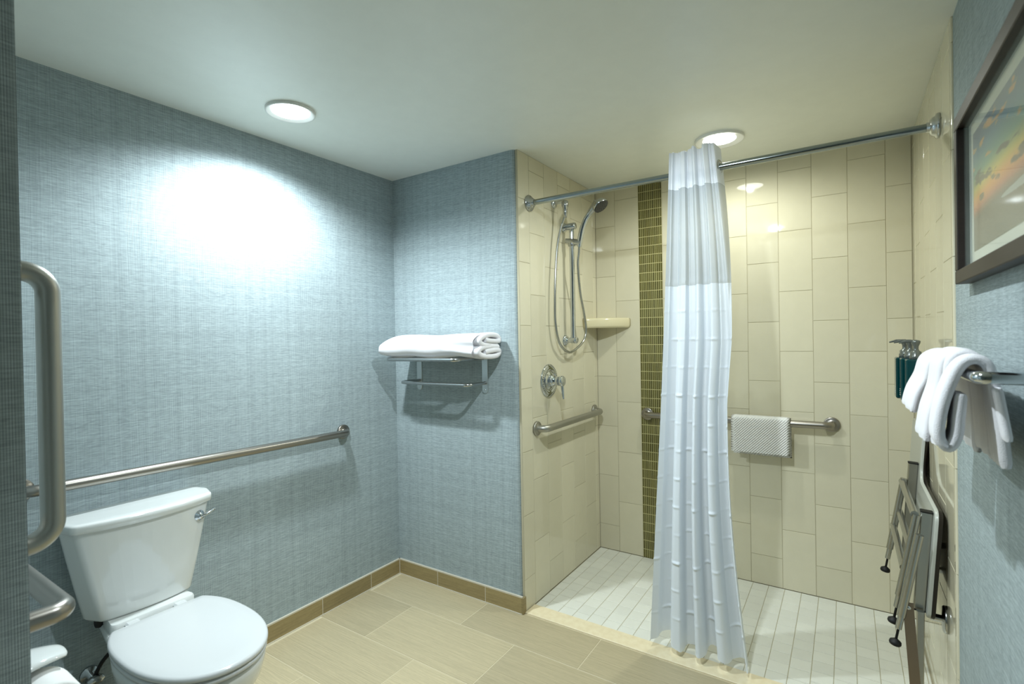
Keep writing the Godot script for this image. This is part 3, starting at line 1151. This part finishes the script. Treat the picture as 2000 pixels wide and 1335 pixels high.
func folding_seat() -> void:
	var t := thing("folding_shower_seat", "folding shower seat with steel legs, folded up against the right shower wall", "shower seat", Vector3(0.225, 0.44, -2.2))
	var lean := Vector3(0.07, 1.0, 0).normalized()       # the board leans towards the wall
	var out := Vector3(-1.0, 0.07, 0).normalized()       # away from the wall
	var far := -0.84
	# L-shaped board: x = thickness, drawn in (along z, up the board)
	var shape := [Vector2(0.0, 0.0), Vector2(far, 0.0), Vector2(far, 0.58), Vector2(-0.46, 0.58), Vector2(-0.46, 0.375), Vector2(0.0, 0.375)]
	var soft := outline(shape, [0.03, 0.03, 0.03, 0.03, 0.06, 0.04], 8)
	var s := begin()
	var lay := []
	for e in [[-0.018, -0.003], [-0.016, 0.0], [-0.006, 0.0], [0.001, -0.0005], [0.004, -0.004]]:
		var ring := PackedVector3Array()
		for p in level(soft, 0.0, e[1]):
			ring.append(lean * p.z + Vector3(0, 0, p.x) + out * e[0])
		lay.append(ring)
	face_out(lay, Vector3.ZERO)
	rings(s, [lay[0], lay[1], lay[2]], true, false)
	part(s, "seat_board", mat("dark_board_edge", Color(0.10, 0.075, 0.06), 0.4), t)
	s = begin()
	rings(s, [lay[2], lay[3], lay[4]], false, false)
	flat_cap(s, lay[4], out)
	part(s, "board_underside", mat("pale_laminate", Color(0.74, 0.75, 0.72), 0.28), t)
	var steel := mat("frame_steel", Color(0.72, 0.715, 0.69), 0.27, 1.0)
	var rails := [[-0.055, 0.012, 0.355], [-0.52, 0.012, 0.425]]
	for e in rails:
		s = begin()
		var a: Vector3 = Vector3(0, 0, e[0])
		slab(s, a + lean * e[1] + out * 0.004, a + lean * e[2] + out * 0.004, out, 0.034, 0.03)
		var rail := part(s, "rail", steel, t)
		for y in [e[1] - 0.004, e[2]]:
			s = begin()
			slab(s, a + lean * y + out * 0.003, a + lean * (y + 0.005) + out * 0.003, out, 0.036, 0.033)
			part(s, "end_cap", M.black_rubber, rail)
	# fold-down legs with levelling feet
	for e in [[-0.055, -0.022, 0.345], [-0.52, -0.022, 0.36], [0.02, -0.02, 0.30]]:
		var z: float = e[0]
		var drop := -0.04 if z > 0.0 else 0.0
		var top := Vector3(-0.024, e[2], z + 0.012)
		var low := Vector3(-0.076, 0.05 + drop, z + 0.012)
		var d := (low - top).normalized()
		s = begin()
		sweep(s, [top, low], 0.0125, 16)
		var leg := part(s, "leg", steel, t)
		s = begin()
		sweep(s, [low - d * 0.001, low + d * 0.045], 0.0095, 14)
		part(s, "leg_sleeve", M.worn_chrome, leg)
		s = begin()
		sweep(s, [low + d * 0.045, low + d * 0.085], 0.004, 10)
		part(s, "foot_stem", mat("dark_stem", Color(0.08, 0.08, 0.09), 0.4, 0.5), leg)
		s = begin()
		lathe(s, aim(low + d * 0.104, -d), [Vector2(0.0, 0.0), Vector2(0.016, 0.0), Vector2(0.018, 0.004), Vector2(0.017, 0.012), Vector2(0.009, 0.018), Vector2(0.005, 0.021), Vector2(0.0, 0.021)], 18)
		part(s, "foot", M.black_rubber, leg)
	# stretchers between the two leg frames
	for e in [[-0.062, 0.15], [-0.04, 0.215], [-0.03, 0.345]]:
		s = begin()
		sweep(s, [Vector3(e[0], e[1], -0.52), Vector3(e[0], e[1], -0.045)], 0.012, 16)
		part(s, "stretcher", steel, t)
	# hinge strut and floor posts
	s = begin()
	slab(s, Vector3(-0.072, 0.06, 0.03), Vector3(-0.052, -0.27, 0.03), Vector3(1, 0, 0), 0.03, 0.005)
	var strut := part(s, "strut", mat("strut_steel", Color(0.56, 0.51, 0.46), 0.42, 1.0), t)
	for p in [Vector3(-0.056, 0.045, 0.033), Vector3(-0.038, -0.255, 0.033)]:
		s = begin()
		lathe(s, aim(p, Vector3.BACK), [Vector2(0.0, 0.0), Vector2(0.008, 0.0), Vector2(0.007, 0.004), Vector2(0.0, 0.006)], 14)
		part(s, "bolt", M.chrome, strut)
	s = begin()
	slab(s, Vector3(-0.052, -0.22, 0.012), Vector3(-0.052, -0.436, 0.012), Vector3(1, 0, 0), 0.028, 0.024)
	part(s, "floor_post", steel, t)
	s = begin()
	slab(s, Vector3(-0.03, 0.02, -0.02), Vector3(-0.036, -0.23, -0.004), Vector3(1, 0, 0), 0.022, 0.022)
	part(s, "hinge_post", steel, t)
	for z in [-0.06, -0.52]:
		s = begin()
		var a := Vector3(RIGHT - 0.225, -0.008, z)
		lathe(s, aim(a, Vector3.LEFT), [Vector2(0.0, 0.0), Vector2(0.045, 0.0), Vector2(0.045, 0.008), Vector2(0.041, 0.012), Vector2(0.012, 0.014), Vector2(0.012, 0.045), Vector2(0.0, 0.045)], 28)
		part(s, "wall_bracket", M.worn_chrome, t)
	s = begin()
	lathe(s, aim(Vector3(RIGHT - 0.225, 0.2, -0.2), Vector3.LEFT), [Vector2(0.0, 0.0), Vector2(0.012, 0.0), Vector2(0.01, 0.03), Vector2(0.0, 0.031)], 16)
	part(s, "wall_bumper", M.black_rubber, t)


func face_out(all: Array, _mid: Vector3) -> void:
	var a: PackedVector3Array = all[0]
	var c := Vector3()
	for p in a:
		c += p
	c /= a.size()
	var votes := 0.0
	for k in a.size():
		var l := (k + 1) % a.size()
		votes += (a[l] - a[k]).cross(all[1][k] - a[k]).dot(a[k] - c)
	if votes < 0.0:
		for r in all.size():
			all[r].reverse()


func flat_cap(s: SurfaceTool, ring: PackedVector3Array, n: Vector3) -> void:    # any simple flat outline
	var u := n.cross(Vector3.UP if absf(n.y) < 0.9 else Vector3.RIGHT).normalized()
	var v := n.cross(u)
	var flat := PackedVector2Array()
	for p in ring:
		flat.append(Vector2(p.dot(u), p.dot(v)))
	s.set_smooth_group(-1)
	var ids := Geometry2D.triangulate_polygon(flat)
	for k in range(0, ids.size(), 3):
		var a := ring[ids[k]]
		var b := ring[ids[k + 1]]
		var c := ring[ids[k + 2]]
		if (b - a).cross(c - a).dot(n) > 0.0:
			tri(s, a, b, c)
		else:
			tri(s, a, c, b)


func slab(s: SurfaceTool, a: Vector3, b: Vector3, side: Vector3, depth: float, wide: float) -> void:   # a box-section bar from a to b; depth along side, wide across
	s.set_smooth_group(-1)
	var t := (b - a).normalized()
	var d := (side - t * side.dot(t)).normalized()
	var w := t.cross(d).normalized() * wide / 2
	var c := minf(depth, wide) * 0.12
	var all := []
	for p in [a, b]:
		var r := PackedVector3Array()
		var wn := w.normalized()
		for q in [w - wn * c, w + d * c, w + d * (depth - c), w - wn * c + d * depth, -w + wn * c + d * depth, -w + d * (depth - c), -w + d * c, -w + wn * c]:
			r.append(p + q)
		all.append(r)
	face_out(all, Vector3.ZERO)
	for k in 8:
		var l := (k + 1) % 8
		quad(s, all[0][k], all[0][l], all[1][l], all[1][k])
	flat_cap(s, all[0], -t)
	flat_cap(s, all[1], t)


# ---------------------------------------------------------------- dispensers

func dispensers() -> void:
	var teal := mat("teal_plastic", Color(0.0, 0.23, 0.25), 0.14)
	var grey := mat("smoke_pump", Color(0.45, 0.47, 0.46), 0.25, 0.5)
	var places := [[-2.60, "teal pump dispenser nearest in the row of three above the folded seat"], [-2.70, "teal pump dispenser in the middle of the row of three on the right shower wall"], [-2.80, "teal pump dispenser farthest back in the row of three on the right shower wall"]]
	for e in places:
		var x: float = 0.236 + (e[0] + 2.6) * 0.1
		var t := thing("soap_dispenser", e[1], "soap dispenser", Vector3(x, 1.135, e[0]), "soap dispensers on the right shower wall")
		var s := begin()
		box(s, Vector3(-0.035, 0.0, -0.042), Vector3(0.036, 0.178, 0.04), 0.005)
		var body := part(s, "bottle", teal, t)
		s = begin()
		for k in 4:
			box(s, Vector3(-0.0358, 0.022 + k * 0.008, -0.018 + 0.004 * (k % 2)), Vector3(-0.0352, 0.0245 + k * 0.008, 0.018 - 0.005 * (k % 3)))
		part(s, "label_print", mat("print_white", Color(0.75, 0.8, 0.78), 0.6), body)
		s = begin()
		lathe(s, aim(Vector3(0, 0.178, 0), Vector3.UP), [Vector2(0.0, 0.0), Vector2(0.021, 0.0), Vector2(0.021, 0.014), Vector2(0.018, 0.018), Vector2(0.018, 0.03), Vector2(0.012, 0.034), Vector2(0.009, 0.04), Vector2(0.009, 0.052), Vector2(0.015, 0.066), Vector2(0.016, 0.073), Vector2(0.011, 0.077), Vector2(0.0, 0.078)], 20)
		sweep(s, [Vector3(0.004, 0.25, 0), Vector3(-0.03, 0.251, 0.002), Vector3(-0.055, 0.244, 0.004)], [0.007, 0.0055, 0.003], 10)
		part(s, "pump", grey, t)
		s = begin()
		box(s, Vector3(0.035, 0.04, -0.03), Vector3(RIGHT - x, 0.13, 0.03), 0.002)
		part(s, "wall_holder", grey, t)


# ---------------------------------------------------------------- towel shelf

func towel_shelf() -> void:
	var chrome: Material = M.worn_chrome
	var t := thing("towel_shelf", "chrome two tier towel shelf on the short wallpaper wall", "towel shelf", Vector3(-1.86, 1.25, MID))
	var s: SurfaceTool
	var xl := -0.245
	var xr := 0.236
	for x in [xl, xr]:
		s = begin()
		var plan := outline([Vector2(x - 0.019, -0.118), Vector2(x + 0.019, -0.118), Vector2(x + 0.019, 0.095), Vector2(x - 0.019, 0.095)], [0.0185, 0.0185, 0.006, 0.006], 8)
		var sheets := []
		for e in [[0.0, 0.0], [0.0045, 0.0], [0.006, -0.0015]]:
			var ring := PackedVector3Array()
			for p in level(plan, 0.0, e[1]):
				ring.append(Vector3(p.x, p.z, e[0]))
			sheets.append(ring)
		face_out(sheets, Vector3.ZERO)
		rings(s, sheets)
		var plate := part(s, "bracket_plate", mat("plate_chrome", Color(0.78, 0.80, 0.80), 0.32, 1.0), t)
		s = begin()
		lathe(s, aim(Vector3(x, -0.099, 0.006), Vector3.BACK), [Vector2(0.0, 0.0), Vector2(0.0035, 0.0), Vector2(0.003, 0.0015), Vector2(0.0, 0.002)], 12)
		part(s, "screw", M.chrome, plate)
	s = begin()
	sweep(s, bent([Vector3(xl, -0.062, 0.004), Vector3(xl - 0.002, -0.062, 0.155), Vector3(xr + 0.004, -0.062, 0.155), Vector3(xr, -0.062, 0.004)], 0.03, 8), 0.0095, 16)
	part(s, "lower_rail", chrome, t)
	s = begin()
	sweep(s, bent([Vector3(xl - 0.03, 0.072, 0.004), Vector3(xl - 0.03, 0.072, 0.235), Vector3(xr - 0.01, 0.072, 0.235), Vector3(xr - 0.01, 0.072, 0.004)], 0.035, 8), 0.0105, 16)
	part(s, "upper_rail", chrome, t)
	for z in [0.05, 0.11, 0.17]:
		s = begin()
		sweep(s, [Vector3(xl - 0.03, 0.072, z), Vector3(xr - 0.01, 0.072, z)], 0.006, 12)
		part(s, "shelf_bar", chrome, t)

	# a bath towel folded in three and once over, its folded end towards the shower
	var towel := thing("bath_towel", "thick white bath towel folded into a pad on the chrome towel shelf", "towel", Vector3(-1.86, 1.332, MID))
	var cloth := mat("terry", Color(0.92, 0.915, 0.93), 0.95)
	cloth.rim_enabled = true
	cloth.rim = 0.5
	cloth.heightmap_enabled = true
	cloth.heightmap_scale = 0.12
	cloth.heightmap_texture = noise_texture(0.22, 256, Color(0, 0, 0), Color(1, 1, 1))
	cloth.uv1_triplanar = true
	cloth.uv1_scale = Vector3(9, 9, 9)
	s = begin()
	# cross-section seen from the right: two fat rolls, one over the other
	var all := []
	for i in 41:
		var f := i / 40.0
		var x := lerpf(-0.305, 0.335, f)
		var taper := pow(sin(clampf(f * 2.0 + 0.13, 0, 0.5) * PI), 0.5)
		var ring := PackedVector3Array()
		var n := 56
		for k in n:
			var a := TAU * k / n
			var ca := cos(a)
			var sa := sin(a)
			var half_d := 0.118 * (0.9 + 0.1 * taper)
			var half_h := 0.062 * taper
			var zz := signf(ca) * pow(absf(ca), 0.62) * half_d
			var yy := signf(sa) * pow(absf(sa), 0.75) * half_h
			# the crease between the two halves shows at the back and opens towards the right end
			var crease := exp(-pow(sa / 0.22, 2)) * (0.014 + 0.03 * smoothstep(0.7, 1.0, f))
			if ca < 0:
				zz += crease
			elif f > 0.72:
				zz -= crease * 0.35
			yy += 0.004 * sin(f * 9.0 + ca * 2.0) * (1.0 if sa > 0 else 0.3)
			if sa < 0:
				yy *= 0.93
			var lift := 0.062 * (0.45 + 0.55 * taper) - 0.004 * sin(f * 14.0) * (1.0 if sa < 0 else 0.0)
			ring.append(Vector3(x + 0.012 * sin(a * 1.0), lift + yy - 0.004, 0.126 + zz + 0.02 * (1 - f)))
		all.append(ring)
	face_out(all, Vector3.ZERO)
	rings(s, all, true, false)
	part(s, "towel_body", cloth, towel)
	# the folded end: a long strip of towel seen edge on, turned on itself like a flattened S
	s = begin()
	drape(s, [Vector3(0.325, 0.070, 0.045), Vector3(0.332, 0.063, 0.11), Vector3(0.335, 0.064, 0.175), Vector3(0.335, 0.083, 0.205), Vector3(0.335, 0.103, 0.18), Vector3(0.333, 0.114, 0.12), Vector3(0.333, 0.110, 0.06), Vector3(0.335, 0.092, 0.033), Vector3(0.337, 0.082, 0.05), Vector3(0.337, 0.083, 0.11), Vector3(0.337, 0.088, 0.16)], Vector3.RIGHT, 0.03, 0.025, 0.0, 0.0, 5, 0)
	drape(s, [Vector3(0.333, 0.052, 0.045), Vector3(0.333, 0.055, 0.11), Vector3(0.333, 0.050, 0.185), Vector3(0.333, 0.032, 0.215), Vector3(0.333, 0.012, 0.19), Vector3(0.333, 0.004, 0.12), Vector3(0.333, 0.008, 0.06), Vector3(0.333, 0.026, 0.033), Vector3(0.335, 0.036, 0.06), Vector3(0.335, 0.033, 0.12), Vector3(0.335, 0.028, 0.165)], Vector3.RIGHT, 0.032, 0.026, 0.0, 0.0, 5, 20)
	part(s, "folded_end", cloth, towel)


# ---------------------------------------------------------------- right wall

func picture_texture() -> ImageTexture:
	var w := 300
	var h := 270
	var n1 := FastNoiseLite.new()
	n1.seed = 11
	n1.frequency = 0.012
	n1.fractal_octaves = 5
	var n2 := FastNoiseLite.new()
	n2.seed = 4
	n2.frequency = 0.2
	var ramp := Gradient.new()
	ramp.offsets = PackedFloat32Array([0.0, 0.22, 0.38, 0.50, 0.58, 0.66, 0.74, 1.0])
	ramp.colors = PackedColorArray([Color(0.16, 0.26, 0.42), Color(0.28, 0.46, 0.54), Color(0.45, 0.60, 0.50), Color(0.86, 0.76, 0.32), Color(0.93, 0.62, 0.26), Color(0.78, 0.45, 0.30), Color(0.36, 0.28, 0.24), Color(0.26, 0.23, 0.19)])
	var data := PackedByteArray()
	data.resize(w * h * 3)
	for y in h:
		for x in w:
			var u := float(x) / w
			var v := float(y) / h
			var c := ramp.sample(clampf(v + 0.03 * sin(u * 3.0), 0, 1))
			var k := n1.get_noise_2d(x * 0.8, y * 2.2)
			if v < 0.62:
				var puff := smoothstep(0.12, 0.4, k)
				c = c.lerp(Color(0.93, 0.62, 0.28) if v < 0.34 else Color(0.36, 0.30, 0.26), puff * 0.85)
			else:
				var lights := n2.get_noise_2d(x * 1.3, y * 1.6)
				c = c.lerp(Color(0.72, 0.66, 0.52), smoothstep(0.3, 0.6, lights) * smoothstep(0.66, 0.8, v))
				c = c.lerp(Color(0.12, 0.10, 0.09), smoothstep(0.25, 0.6, -lights) * 0.6)
			var wing := absf(v - 0.735 - 0.02 * (u - 0.7)) / 0.028
			if u > 0.52 and wing < sqrt(maxf(0.0, 1.0 - pow((u - 0.95) / 0.43, 2))):
				c = Color(0.62, 0.63, 0.62)
			var i := (y * w + x) * 3
			data[i] = int(clampf(c.r, 0, 1) * 255)
			data[i + 1] = int(clampf(c.g, 0, 1) * 255)
			data[i + 2] = int(clampf(c.b, 0, 1) * 255)
	return image_texture(w, h, data)


func right_wall_things() -> void:
	# framed picture
	var x1 := RIGHT + 0.006
	var z0 := -1.835
	var z1 := -1.13
	var y0 := 1.553
	var y1 := 2.003
	var t := thing("framed_picture", "dark brown framed photograph of a sunset over a city, high on the right wall", "picture", Vector3(x1, y0, z1))
	var w := z0 - z1
	var h := y1 - y0
	var wood := mottled("frame_wood", Color(0.14, 0.095, 0.075), 0.5, streak_texture(0.3), Vector3(4, 4, 4))
	var f := 0.036
	for e in [[Vector3(-0.034, 0, w), Vector3(0, f, 0)], [Vector3(-0.034, h - f, w), Vector3(0, h, 0)], [Vector3(-0.034, f, w), Vector3(0, h - f, w + f)], [Vector3(-0.034, f, -f), Vector3(0, h - f, 0)]]:
		var s := begin()
		box(s, e[0], e[1], 0.002)
		part(s, "frame_rail", wood, t)
	var s := begin()
	box(s, Vector3(-0.008, f - 0.002, w + f - 0.002), Vector3(-0.001, h - f + 0.002, -f + 0.002))
	part(s, "mat_board", mat("mat_board", Color(0.83, 0.84, 0.80), 0.85), t)
	s = begin()
	var a := Vector3(-0.0088, 0.075, w + 0.092)
	var b := Vector3(-0.0088, h - 0.075, -0.092)
	s.set_smooth_group(-1)
	var cs := [Vector3(a.x, a.y, a.z), Vector3(a.x, a.y, b.z), Vector3(a.x, b.y, b.z), Vector3(a.x, b.y, a.z)]
	var uv := [Vector2(0, 1), Vector2(1, 1), Vector2(1, 0), Vector2(0, 0)]
	for k in [0, 2, 1, 0, 3, 2]:
		s.set_uv(uv[k])
		s.add_vertex(cs[k])
	var print_ := mat("picture_print", Color(1, 1, 1), 0.6)
	print_.albedo_texture = picture_texture()
	part(s, "photograph_print", print_, t)
	s = begin()
	box(s, Vector3(-0.0185, f - 0.001, w + f - 0.001), Vector3(-0.0165, h - f + 0.001, -f + 0.001))
	var glass := mat("picture_glass", Color(0.92, 1.0, 0.97, 0.08), 0.03)
	glass.metallic_specular = 0.34
	glass.transparency = BaseMaterial3D.TRANSPARENCY_ALPHA
	part(s, "glass_pane", glass, t)

	# towel bar and hand towel
	var xb := 0.2
	var yb := 1.341
	t = thing("towel_bar", "chrome towel bar on the right wall under the picture", "towel bar", Vector3(x1, yb, -1.225))
	s = begin()
	sweep(s, bent([Vector3(0.0, 0, 0), Vector3(xb - x1, 0, 0), Vector3(xb - x1, 0, -0.6), Vector3(0.0, 0, -0.6)], 0.016, 8), 0.0115, 20)
	part(s, "bar", M.chrome, t)
	for z in [0.0, -0.6]:
		s = begin()
		lathe(s, aim(Vector3(0, 0, z), Vector3.LEFT), [Vector2(0.0, 0.0), Vector2(0.026, 0.0), Vector2(0.026, 0.006), Vector2(0.018, 0.012), Vector2(0.0115, 0.014)], 24)
		part(s, "flange", M.chrome, t)

	t = thing("hand_towel", "white terry hand towel slung in folds over the chrome towel bar", "towel", Vector3(xb, yb, -1.4))
	s = begin()
	# each fold is one thick lap of the same towel
	lap(s, 0.068, -0.106, 0.105, -0.20, -0.185, 0.029, 0.004, 0)
	lap(s, 0.058, -0.148, 0.072, -0.025, -0.17, 0.029, 0.012, 10)
	lap(s, 0.044, -0.150, 0.030, 0.042, -0.16, 0.026, 0.010, 20)
	var z := 0.09
	drape(s, [Vector3(-0.016, -0.035, z), Vector3(-0.020, -0.08, z), Vector3(-0.024, -0.118, z), Vector3(-0.036, -0.140, z), Vector3(-0.049, -0.122, z), Vector3(-0.047, -0.08, z), Vector3(-0.036, -0.03, z), Vector3(-0.018, 0.017, z), Vector3(0.002, 0.031, z), Vector3(0.021, 0.02, z), Vector3(0.032, -0.03, z), Vector3(0.040, -0.1, z), Vector3(0.046, -0.17, z)], Vector3(0, 0, 1), 0.04, 0.0185, 0.0, 0.006, 5, 30)
	drape(s, [Vector3(0.030, -0.02, z + 0.045), Vector3(0.037, -0.07, z + 0.046), Vector3(0.043, -0.115, z + 0.048)], Vector3(0, 0, 1), 0.022, 0.012, 0.0, 0.0, 5, 40)
	part(s, "towel_cloth", M.terry, t)


func lap(s: SurfaceTool, swing: float, front: float, half: float, z: float, back: float, fat: float, lift: float, group: int) -> void:
	var p := [
		Vector3(-swing, front, z - 0.02), Vector3(-swing * 0.86, front * 0.6, z - 0.015), Vector3(-swing * 0.62, front * 0.22, z - 0.008),
		Vector3(-swing * 0.34 - 0.008, 0.014 + lift, z), Vector3(-0.002, 0.030 + lift, z), Vector3(0.022, 0.018 + lift * 0.5, z),
		Vector3(0.036, -0.03, z), Vector3(0.042, back * 0.55, z), Vector3(0.046, back, z)]
	drape(s, p, Vector3(0, 0, 1), half, fat * 0.6, 0.0, 0.02, 5, group)
